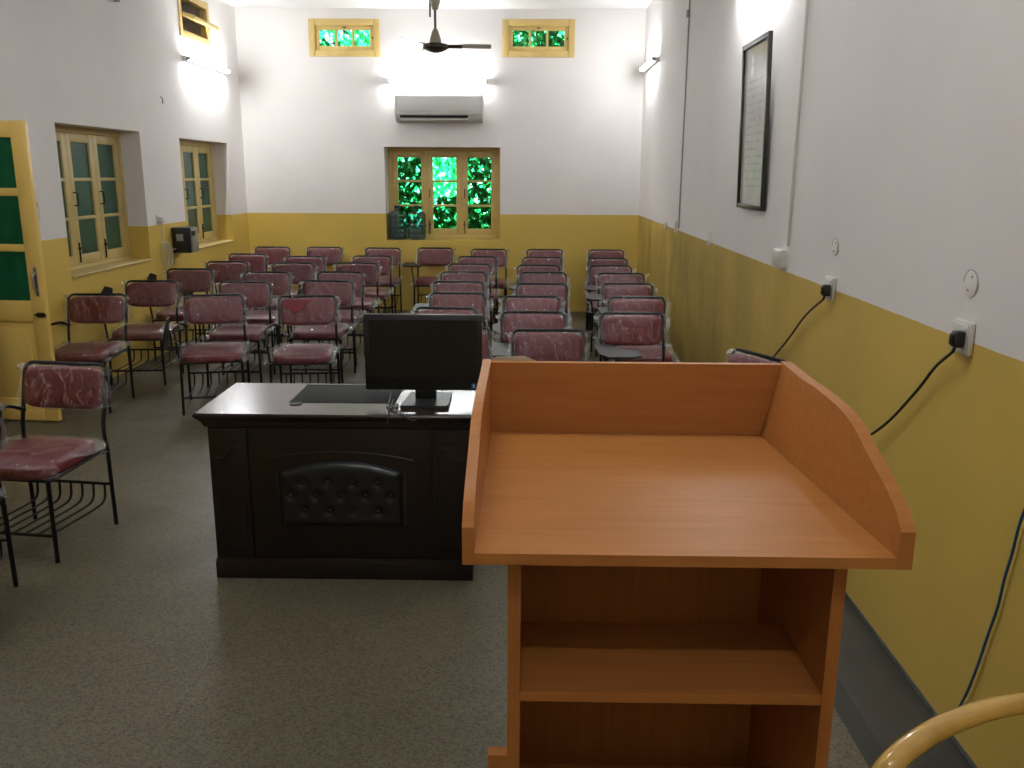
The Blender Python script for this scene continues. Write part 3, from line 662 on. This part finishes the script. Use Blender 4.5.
def make_chair(tab, seed, bare=False):
    """front faces local -y; the writing arm is on the -x side; the origin is on the floor under the seat"""
    t = empty('writing_chair')
    bm_ = M['maroon']
    for s in (-1, 1):
        MB().tube([(s*0.226, 0.232, 0.0), (s*0.224, 0.225, 0.405)], R_, 8).build('leg', M['tube_black'], t)
        MB().tube([(s*0.222, -0.232, 0.0), (s*0.215, -0.222, 0.392)], R_, 8).build('leg', M['tube_black'], t)
    hoop = fillet([(-0.224, 0.225, 0.400), (-0.218, 0.215, 0.51), (-0.222, 0.300, 0.818), (0.222, 0.300, 0.818), (0.218, 0.215, 0.51), (0.224, 0.225, 0.400)], 0.05, 5)
    MB().tube(hoop, R_, 8).build('back_frame', M['tube_black'], t)
    sf = MB()
    for s in (-1, 1): sf.tube([(s*0.219, 0.222, 0.405), (s*0.214, -0.222, 0.385)], 0.009, 8)
    for y in (0.215, -0.215): sf.tube([(-0.214, y, 0.388), (0.214, y, 0.388)], 0.009, 8)
    sf.build('seat_frame', M['tube_black'], t)
    rk = MB(); rk.tube([(-0.219, 0.228, 0.218), (0.219, 0.228, 0.218)], 0.008, 8); rk.tube([(-0.216, -0.228, 0.128), (0.216, -0.228, 0.128)], 0.008, 8)
    for k in range(7):
        x = -0.186+0.062*k
        rk.tube(fillet([(x, 0.228, 0.214), (x, 0.222, 0.125), (x, 0.12, 0.118), (x, -0.228, 0.125)], 0.06, 4), 0.006, 6)
    rk.build('book_rack', M['tube_black'], t)
    # pads
    m = MB(); cushion(m, 0.214, 0.222, 0.029, 0.014, e=5.0); xform(m, Matrix.Translation((0, -0.010, 0.424)) @ Matrix.Rotation(math.radians(2), 4, 'X'))
    seat = m.build('seat', bm_, t, 50)
    m = MB(); film(m, 0.214, 0.222, 0.031, 0.016, seed); xform(m, Matrix.Translation((0, -0.010, 0.424)) @ Matrix.Rotation(math.radians(2), 4, 'X'))
    m.build('plastic_cover', M['film'], seat, 60)
    tilt = Matrix.Translation((0, 0.262, 0.704)) @ Matrix.Rotation(math.radians(90-15), 4, 'X')
    m = MB(); cushion(m, 0.207, 0.106, 0.024, 0.010, e=5.5); xform(m, tilt)
    back = m.build('backrest', bm_, t, 50)
    m = MB(); film(m, 0.207, 0.106, 0.026, 0.012, seed+5); xform(m, tilt); m.build('plastic_cover', M['film'], back, 60)
    if bare:
        m = MB(); m._new([(-0.175, 0.0, 0.0), (0.02, 0.0, 0.0), (-0.04, 0.0, -0.085), (-0.10, 0, -0.10), (-0.16, 0.0, -0.06)], [(0, 1, 2, 3, 4)])
        for v in m.bm.verts: v.co = tilt @ Vector((v.co.x, 0.085+v.co.z, 0.050))
        m.build('bare_vinyl', M['maroon_bare'], back, 0)
    # writing arm
    ar = MB()
    ar.tube(fillet([(-0.207, 0.236, 0.585), (-0.245, 0.17, 0.625), (-0.262, -0.10, 0.628), (-0.235, -0.215, 0.560), (-0.218, -0.222, 0.40)], 0.05, 4), 0.009, 8)
    arm = ar.build('arm_rail', M['tube_black'], t)
    def board(f, th=0.012):
        poly = [(-0.13, 0.22), (-0.135, -0.14), (-0.09, -0.24), (0.06, -0.25), (0.12, -0.20), (0.13, -0.02), (0.02, 0.04), (-0.02, 0.22)]
        m = MB(); m.prism(poly, 0, th, f); return m.build('writing_tablet', M['tablet'], t, 25)
    if tab == 'flat': board(lambda u, v, d: (-0.235+u, -0.10+v, 0.639+d))
    elif tab == 'inward': board(lambda u, v, d: (-0.165+u, -0.17+v*0.9, 0.639+d))
    elif tab == 'up': board(lambda u, v, d: (-0.246-d+0.12*(u+0.13), -0.05+v*0.72+u*0.3, 0.69+u*0.80-v*0.22))
    elif tab == 'down': board(lambda u, v, d: (-0.290-d-0.18*(0.13-u), -0.02+v*0.62, 0.590+u*0.95))
    return t
KIND = {'none': 35, 'flat': 3, 'inward': 11, 'up': 19, 'down': 27}
proto = {}
def chair(tab, label, group, xy, yaw, bare=False):
    key = (tab, bare)
    if key not in proto: proto[key] = make_chair(tab, KIND[tab]+(50 if bare else 0), bare); o = proto[key]
    else: o = copy_tree(proto[key])
    tag(o, label, 'chair', group)
    a = math.radians(yaw); off = Vector((-math.sin(a)*0.30, math.cos(a)*0.30))     # from the origin to the top rail
    o.location = (xy[0]-off.x, xy[1]-off.y, 0.0); o.rotation_euler = (0, 0, a); return o
ORD = ['frontmost', 'second from the front', 'third from the front', 'fourth from the front', 'fifth from the front', 'sixth from the front', 'seventh from the front', 'rearmost']
def top(l, r, y):
    p = at_z((l+r)/2, y, 0.82); return (p.x, p.y)
cols = {
 'A': ('in the column along the left wall', [((67.5, 127, 294.3), 'down', 4), ((125, 178.5, 281), 'up', 4), ((167, 213.5, 269), 'up', 3), ((205, 250, 261.7), 'down', 2), ((228, 268, 254), 'down', 0), ((255.5, 290, 247), 'down', 0)]),
 'B': ('in the second column from the left wall', [((183, 245, 295), 'down', 14), ((218, 272.3, 282), 'none', 3), ((241, 293, 272), 'inward', 0), ((271, 316, 263), 'inward', 2), ((285, 326, 256.5), 'flat', 0), ((307.5, 343, 247), 'flat', 0)]),
 'C': ('in the third column from the left wall', [((280, 335, 296), 'none', 6), ((302, 355, 281), 'none', -2), ((315, 366, 272), 'down', 0), ((336, 379, 263), 'inward', 0), ((352.5, 392.5, 256), 'flat', 0), ((366, 400, 248), 'down', 0)]),
 'D': ('in the column behind the monitor', [((419, 491, 328), 'flat', 0), ((417, 475.5, 308), 'inward', -4), ((431, 485, 293), 'flat', 0), ((434.5, 483, 281.7), 'flat', 2), ((439, 488.5, 272), 'inward', 0), ((447, 493, 264), 'inward', 0), ((458.6, 497, 256.7), 'flat', 0), ((471.5, 506.5, 249.3), 'flat', 0)]),
 'E': ("in the column behind the lectern's left half", [((512, 585.5, 330), 'flat', 0), ((500.5, 566, 312), 'inward', 0), ((503.5, 560, 296.3), 'inward', 2), ((516, 568, 283.8), 'flat', 0), ((519, 568, 272.5), 'inward', 0), ((517, 560, 265.2), 'inward', 0), ((521.6, 563, 257.2), 'up', 0), ((527.5, 562, 249.5), 'inward', 0)]),
 'F': ('in the column nearest the right wall', [((598, 665.8, 313), 'inward', 3), ((607, 666.7, 297.2), 'inward', 2), ((601.3, 654, 283.5), 'inward', 2), ((598.3, 644.3, 273.4), 'flat', 0), ((589.5, 631.6, 265.8), 'inward', 0), ((588, 627.3, 258.3), 'up', 0), ((588.6, 623.7, 250), 'up', 0)]),
}
for k, (where, rows_) in cols.items():
    for i, ((l, r, y), tab, yaw) in enumerate(rows_):
        w = 'rearmost' if i == len(rows_)-1 else ORD[i]
        xy = top(l, r, y)
        xy = (min(max(xy[0], XL+0.245), xr(xy[1])-0.25), min(xy[1], YB-0.03))
        bare = (k == 'C' and i == 0)
        lab = ('maroon plastic-wrapped chair, %s %s' % (w, where)) if not bare else 'maroon chair with wrap torn off half its back, front of the third column'
        chair(tab, lab, 'writing chairs in columns', xy, yaw, bare)
chair('flat', 'maroon writing chair alone at the back wall, just right of the water bottles', None, top(417.5, 453, 248), 0)
chair('none', 'large maroon plastic-wrapped chair near the yellow door, left foreground', None, top(22, 110, 363), -7)
chair('down', 'chair cut off by the left edge, mostly one black leg showing', None, (-2.425, 3.51), 0)
p0_, p1_ = at_z(733, 349.5, 0.82), at_z(780, 361.5, 0.82)
chair('none', 'maroon chair turned sideways at the right wall behind the lectern', None, ((p0_.x+p1_.x)/2+0.03, (p0_.y+p1_.y)/2), -63)

# ------------------------------------------------------------------ water bottles in the back window
def bottle(x, y, label):
    t = empty('water_bottle', (x, y, BW[2]+0.001), 0, label, 'bottle', 'blue water bottles on the back window sill')
    r = 0.122; pr = [(0.10, 0.0), (r, 0.02)]
    for k in range(4):
        z = 0.05+k*0.072; pr += [(r, z), (r-0.009, z+0.012), (r, z+0.024)]
    pr += [(r, 0.31), (0.105, 0.345), (0.05, 0.375), (0.032, 0.385), (0.030, 0.405)]
    MB().lathe(pr, seg=24).build('bottle_body', M['bottle'], t, 50)
    MB().lathe([(0.034, 0.400), (0.036, 0.405), (0.036, 0.432), (0.030, 0.436)], seg=18).build('cap', simple('dark_blue_cap', (0.01, 0.03, 0.06), 0.4), t)
    return t
bottle(-1.680, YB+0.132, 'large blue water bottle on the back window sill, left of the pair')
bottle(-1.428, YB+0.132, 'large blue water bottle on the back window sill, right of the pair')

# ------------------------------------------------------------------ stabiliser box and its cable
t = empty('stabilizer_box', (XL, 8.98, 0.955), 0, 'black and silver electrical box on left wall beside window sill', 'electrical box')
m = MB(); m.box((0.001, -0.07, 0), (0.19, 0.12, 0.255), 0.006); m.build('casing', M['black'], t)
m = MB(); m.box((0.01, -0.076, 0.01), (0.185, -0.0702, 0.25), 0.003)
m.build('side_plate', M['black'], t)
m = MB(); m.box((0.190, -0.065, 0.006), (0.205, 0.115, 0.25), 0.004); m.build('front_panel', M['silver'], t)
m = MB(); m.box((0.2052, -0.07, 0.17), (0.208, 0.05, 0.22), 0.001); m.build('display', M['screen'], t)
m = MB(); m.box((0.05, -0.079, 0.12), (0.12, -0.0762, 0.19), 0.0005); m.build('label_sticker', M['grey_plastic'], t)
m = MB(); m.box((0.0, 0.1, 0.0), (0.04, 0.12, 0.05), 0.003); m.build('bracket', M['iron'], t)
wr = MB(); cx, cy, cz = XL+0.03, 8.60, 0.972
wr.tube([(cx, 8.62, 1.29), (cx, 8.615, 1.15)]+[(cx+0.008*i/8, cy+0.09*math.sin(2*PI*i/24), cz+0.112*math.cos(2*PI*i/24)) for i in range(0, 60)]+[(cx, 8.76, 0.99), (cx+0.01, 8.895, 1.0)], 0.006, 6)
tag(wr.build('white_cable', M['wire_white']), 'coiled white cable hanging on left wall beside the black box', 'cable')
t = empty('wall_socket', (XL, 8.62, 1.31), 0, 'small white socket on left wall above the coiled cable', 'socket')
m = MB(); m.box((0.001, -0.045, -0.045), (0.012, 0.045, 0.045), 0.004); m.build('plate', M['ivory_plastic'], t)
m = MB(); m.box((0.0122, -0.022, -0.03), (0.05, 0.022, 0.02), 0.006); m.build('plug', M['white_plastic'], t)
t = empty('switch_board', (XL, 6.44, 1.52), 0, 'narrow white switch board on left wall beside the yellow door', 'switch')
m = MB(); m.box((0.001, -0.05, -0.11), (0.018, 0.05, 0.11), 0.004); m.build('plate', M['ivory_plastic'], t)
for k in range(3): MB().box((0.0182, -0.02, -0.075+k*0.055), (0.024, 0.02, -0.04+k*0.055), 0.003).build('switch', M['grey_plastic'] if k == 1 else M['white_plastic'], t)

# ------------------------------------------------------------------ right wall fittings
def on_right(px, py): 
    x = 1.4
    for _ in range(6): p = at_x(px, py, x); x = xr(p.y)
    return p
def conduit(px0, py0, px1, py1, z1, name, label, clip=None):
    a, b = on_right(px0, py0), on_right(px1, py1); y = (a.y+b.y)/2; x = xr(y)
    t = empty(name, (x, y, b.z), 0, label, 'pipe')
    MB().box((-0.014, -0.009, 0), (-0.001, 0.009, z1-b.z), 0.003).build('conduit', M['ivory_plastic'] if not clip else M['grey_plastic'], t)
    if clip: MB().box((-0.03, -0.028, clip-b.z), (-0.0142, 0.028, clip-b.z+0.06), 0.004).build('clip', M['grey_plastic'], t)
    return t
conduit(691, 15, 678.5, 228, 3.70, 'wall_conduit', 'thin grey vertical conduit on right wall near the back', 3.10)
conduit(808.5, 5, 789.5, 246, 3.70, 'wall_conduit', 'white vertical conduit on right wall right of the certificate')
p = on_right(783, 258)
t = empty('junction_box', (xr(p.y), p.y, p.z), 0, 'square cream junction box below the conduit beside the certificate', 'junction box')
MB().box((-0.035, -0.075, -0.048), (-0.001, 0.075, 0.048), 0.005).build('box_body', M['ivory_plastic'], t)
MB().box((-0.040, -0.070, -0.043), (-0.0352, 0.070, 0.043), 0.002).build('lid', M['ivory_plastic'], t)
for (px, py, s, lab) in ((709.5, 239, 0.05, 'tiny white socket on right wall right of the thin conduit'), (676.5, 227, 0.05, 'tiny white plate at the foot of the thin grey conduit'), (666.5, 225.5, 0.04, 'tiny white plate on right wall, left of the thin conduit')):
    p = on_right(px, py); t = empty('wall_plate', (xr(p.y), p.y, p.z), 0, lab, 'socket', 'small wall plates on the right wall')
    MB().box((-0.014, -s, -s), (-0.001, s, s), 0.004).build('plate', M['ivory_plastic'], t)
    MB().box((-0.019, -s*0.45, -s*0.6), (-0.0142, s*0.45, s*0.6), 0.003).build('rocker', M['white_plastic'], t)
def socket(pc, ph, pplug, cord, lab1, lab2):
    p = on_right(*pc); t = empty('wall_socket', (xr(p.y), p.y, p.z), 0, lab1, 'socket')
    MB().box((-0.018, -0.056, -0.052), (-0.001, 0.056, 0.052), 0.006).build('plate', M['ivory_plastic'], t)
    MB().box((-0.023, -0.048, -0.044), (-0.0182, 0.048, 0.044), 0.004).build('face', M['white_plastic'], t)
    MB().box((-0.028, -0.042, 0.012), (-0.0232, -0.024, 0.034), 0.003).build('switch', M['ivory_plastic'], t)
    q = at_x(*pplug, p.x-0.042)
    g = empty('power_plug', q, 0, lab2, 'plug')
    m = MB(); m.box((-0.016, -0.017, -0.028), (0.0185, 0.017, 0.024), 0.008, seg=3); m.box((-0.022, -0.011, -0.020), (-0.014, 0.011, 0.016), 0.004); m.build('plug_body', M['cable'], g)
    pts = [Vector((-0.004, 0, -0.022)), Vector((-0.005, 0.006, -0.042))]
    for (px, py, off) in cord: pts.append(on_right(px, py)+Vector((-off, 0, 0))-q if off < 0.2 else at_x(px, py, xr(3)-off)-q)
    m = MB(); m.tube(fillet(pts, 0.25, 6), 0.0052, 8); m.build('cord', M['cable'], g)
socket((832, 288), 0, (826, 290), [(813, 314, 0.035), (796, 337, 0.03), (779, 357, 0.03), (768, 372, 0.04)], 'white wall socket farther from camera on the right wall', 'black plug with thin cord in the farther right wall socket')
socket((966, 337), 0, (957.5, 338.5), [(946, 366, 0.035), (930, 386, 0.03), (897, 424, 0.035), (872, 442, 0.05), (850, 458, 0.06)], 'white wall socket nearest the camera on the right wall', 'black plug with hanging cord in the nearest right wall socket')
for (px, py, r, lab) in ((972, 283.5, 0.042, 'round cover plate on right wall above the nearest socket'), (836, 247, 0.038, 'round cover plate on right wall above the farther socket')):
    p = on_right(px, py); t = empty('round_cover', (xr(p.y), p.y, p.z), 0, lab, 'cover plate', 'round cover plates')
    MB().lathe([(r, -0.001), (r, -0.004), (r*0.92, -0.0055), (0.002, -0.0055)], (0, 0, 0), 28, 'x').build('disc', M['paint'], t)
    m = MB(); m.tube([(-0.0045, r*math.cos(a), r*math.sin(a)) for a in [2*PI*i/32 for i in range(20)]], 0.0018, 5); m.build('rim_gap', M['grey_plastic'], t)
    for s in (-1, 1): MB().lathe([(0.004, -0.0055), (0.004, -0.008), (0.001, -0.0085)], (0, -s*0.2*r, s*0.5*r), 8, 'x').build('screw', M['grey_plastic'], t)
# framed certificate, leaning out at the top
A, B = on_right(740.4, 207.9), on_right(768, 210)
fy0, fy1, fz = min(A.y, B.y), max(A.y, B.y), (A.z+B.z)/2; fw = (fy1-fy0)*0.92; fh = 0.985
fr = empty('framed_certificate', (xr((fy0+fy1)/2)-0.006, (fy0+fy1)/2, fz), 0, 'tall dark-framed certificate hanging on the right wall', 'picture')
fr.rotation_euler = (0, math.radians(-1.5), math.radians(-0.42))
m = MB(); b_ = 0.030
for a in ((-fw/2, -fw/2+b_, 0, fh), (fw/2-b_, fw/2, 0, fh), (-fw/2+b_, fw/2-b_, 0, b_), (-fw/2+b_, fw/2-b_, fh-b_, fh)): m.box((-0.028, a[0], a[2]), (-0.002, a[1], a[3]), 0.004)
m.build('frame', M['frame_black'], fr)
MB().box((-0.012, -fw/2+b_-0.003, b_-0.003), (-0.004, fw/2-b_+0.003, fh-b_+0.003)).build('certificate', M['cert'], fr, 0)
m = MB(); m.lathe([(0.035, -0.0126), (0.035, -0.0122)], (0, 0.09, fh-0.17), 20, 'x'); m.lathe([(0.02, -0.0126), (0.028, -0.0122)], (0, 0.09, fh-0.105), 12, 'x'); m.build('crest', M['ink'], fr, 0)
m = MB(); m.lathe([(0.020, -0.0126), (0.024, -0.0122)], (0, 0.02, 0.20), 14, 'x'); m.box((-0.0126, 0.008, 0.155), (-0.0122, 0.034, 0.19)); m.build('seal', M['ink_green'], fr, 0)
# blue cable down the right wall
m = MB(); bc = [(1046, 470), (1024, 522), (1016, 556), (1008, 580), (1003, 605), (993, 632), (981, 668), (970, 695), (961, 711), (950, 733), (938, 757)]
m.tube(fillet([on_right(*p)+Vector((-0.012, 0, 0)) for p in bc], 0.05, 3), 0.0042, 8)
tag(m.build('blue_cable', M['blue_wire']), 'thin blue cable hanging down the yellow part of right wall', 'cable')
# small hooks and marks on the walls
for i, (px, py, lab) in enumerate(((160.5, 100, 'small metal hook on left wall between the two windows'),)):
    p = at_x(px, py, XL); t = MB().tube(fillet([(XL+0.001, p.y, p.z+0.03), (XL+0.02, p.y, p.z+0.02), (XL+0.022, p.y, p.z-0.02), (XL+0.012, p.y+0.015, p.z-0.03)], 0.01, 3), 0.006, 6).build('wall_hook', M['grey_plastic']); tag(t, lab, 'hook')
p = at_y(438, 66, YB); tag(MB().lathe([(0.018, -0.001), (0.018, -0.012), (0.006, -0.016)], (p.x, YB, p.z), 12, 'y').build('wall_hook', M['grey_plastic']), 'small grey knob on back wall above the tube lamp', 'hook')

# ------------------------------------------------------------------ cane chair back in the near right corner
cc = empty('cane_chair', (0.83, 0.82, 0), 0, 'glossy yellow cane chair rail in the bottom right corner', 'chair')
rail = [at_z(px, py, z) for px, py, z in ((858, 830, 0.80), (872, 793, 0.90), (886, 768.5, 0.95), (905, 750, 0.96), (930, 732.5, 0.965), (958, 719.5, 0.965), (990, 709, 0.96), (1024, 702.5, 0.95), (1060, 700, 0.93))]
l = Vector(cc.location); rl = [p-l for p in rail]
last = rl[-1]; rl += [last+Vector((0.10, -0.03, -0.05)), last+Vector((0.17, -0.10, -0.20)), last+Vector((0.18, -0.16, -0.45)), last+Vector((0.17, -0.17, -last.z-0.05+0.05))]
rl[-1].z = 0.0
first = rl[0]; rl = [Vector((first.x-0.005, first.y-0.06, 0.0)), Vector((first.x-0.01, first.y-0.05, 0.45))]+rl
m = MB(); m.tube(fillet(rl, 0.08, 4), 0.0165, 12); m.build('hoop_rail', M['cane'], cc)
x0, x1, y1 = rl[0].x, rl[-1].x, (rl[0].y+rl[-1].y)/2
for x in (x0+0.02, x1-0.02): MB().tube([(x, y1-0.48, 0), (x, y1-0.46, 0.44)], 0.016, 10).build('leg', M['cane'], cc)
m = MB(); m.box((x0+0.005, y1-0.49, 0.425), (x1-0.005, y1-0.03, 0.455), 0.012); m.build('seat', M['cane'], cc)

# ------------------------------------------------------------------ outside the back windows
tag(MB().box((-14, YB+0.6, -0.5), (12, 40, -0.3)).build('ground_outside', M['ground'], None, 0), kind='structure')
m = MB(); rnd = random.Random(5); n = 0
while n < 16000:
    x, y, z = rnd.uniform(-5.5, 2.6), rnd.uniform(13.2, 15.2), rnd.uniform(-0.3, 5.2)
    u, w = x/y*12, (z-1.75)/y*12
    d = noise.noise(Vector((x*1.3, y*0.5, z*1.3)))*0.6+noise.noise(Vector((x*3.1+9, y*0.8, z*3.1)))*0.45+0.55
    if abs(u+1.08) < 0.30 and -0.32 < w < 0.6: d -= 1.35            # gap in the crown
    if z > 3.2 and x < -1.6: d -= 0.45
    if d < rnd.uniform(0.0, 0.25): continue
    s = rnd.uniform(0.06, 0.13); c = Vector((x, y, z)); a = Vector((rnd.gauss(0, 1), rnd.gauss(0, 0.5), rnd.gauss(0, 1))).normalized(); b = a.cross(Vector((rnd.gauss(0, 1), rnd.gauss(0, 1), rnd.gauss(0, 1)))).normalized()
    m._new([c-a*s, c+b*s*0.45, c+a*s, c-b*s*0.45], [(0, 1, 2, 3)]); n += 1
tag(m.build('tree_foliage', M['leaf'], None, 0), 'green leaves of trees seen through the back window panes', 'foliage', None, 'stuff')
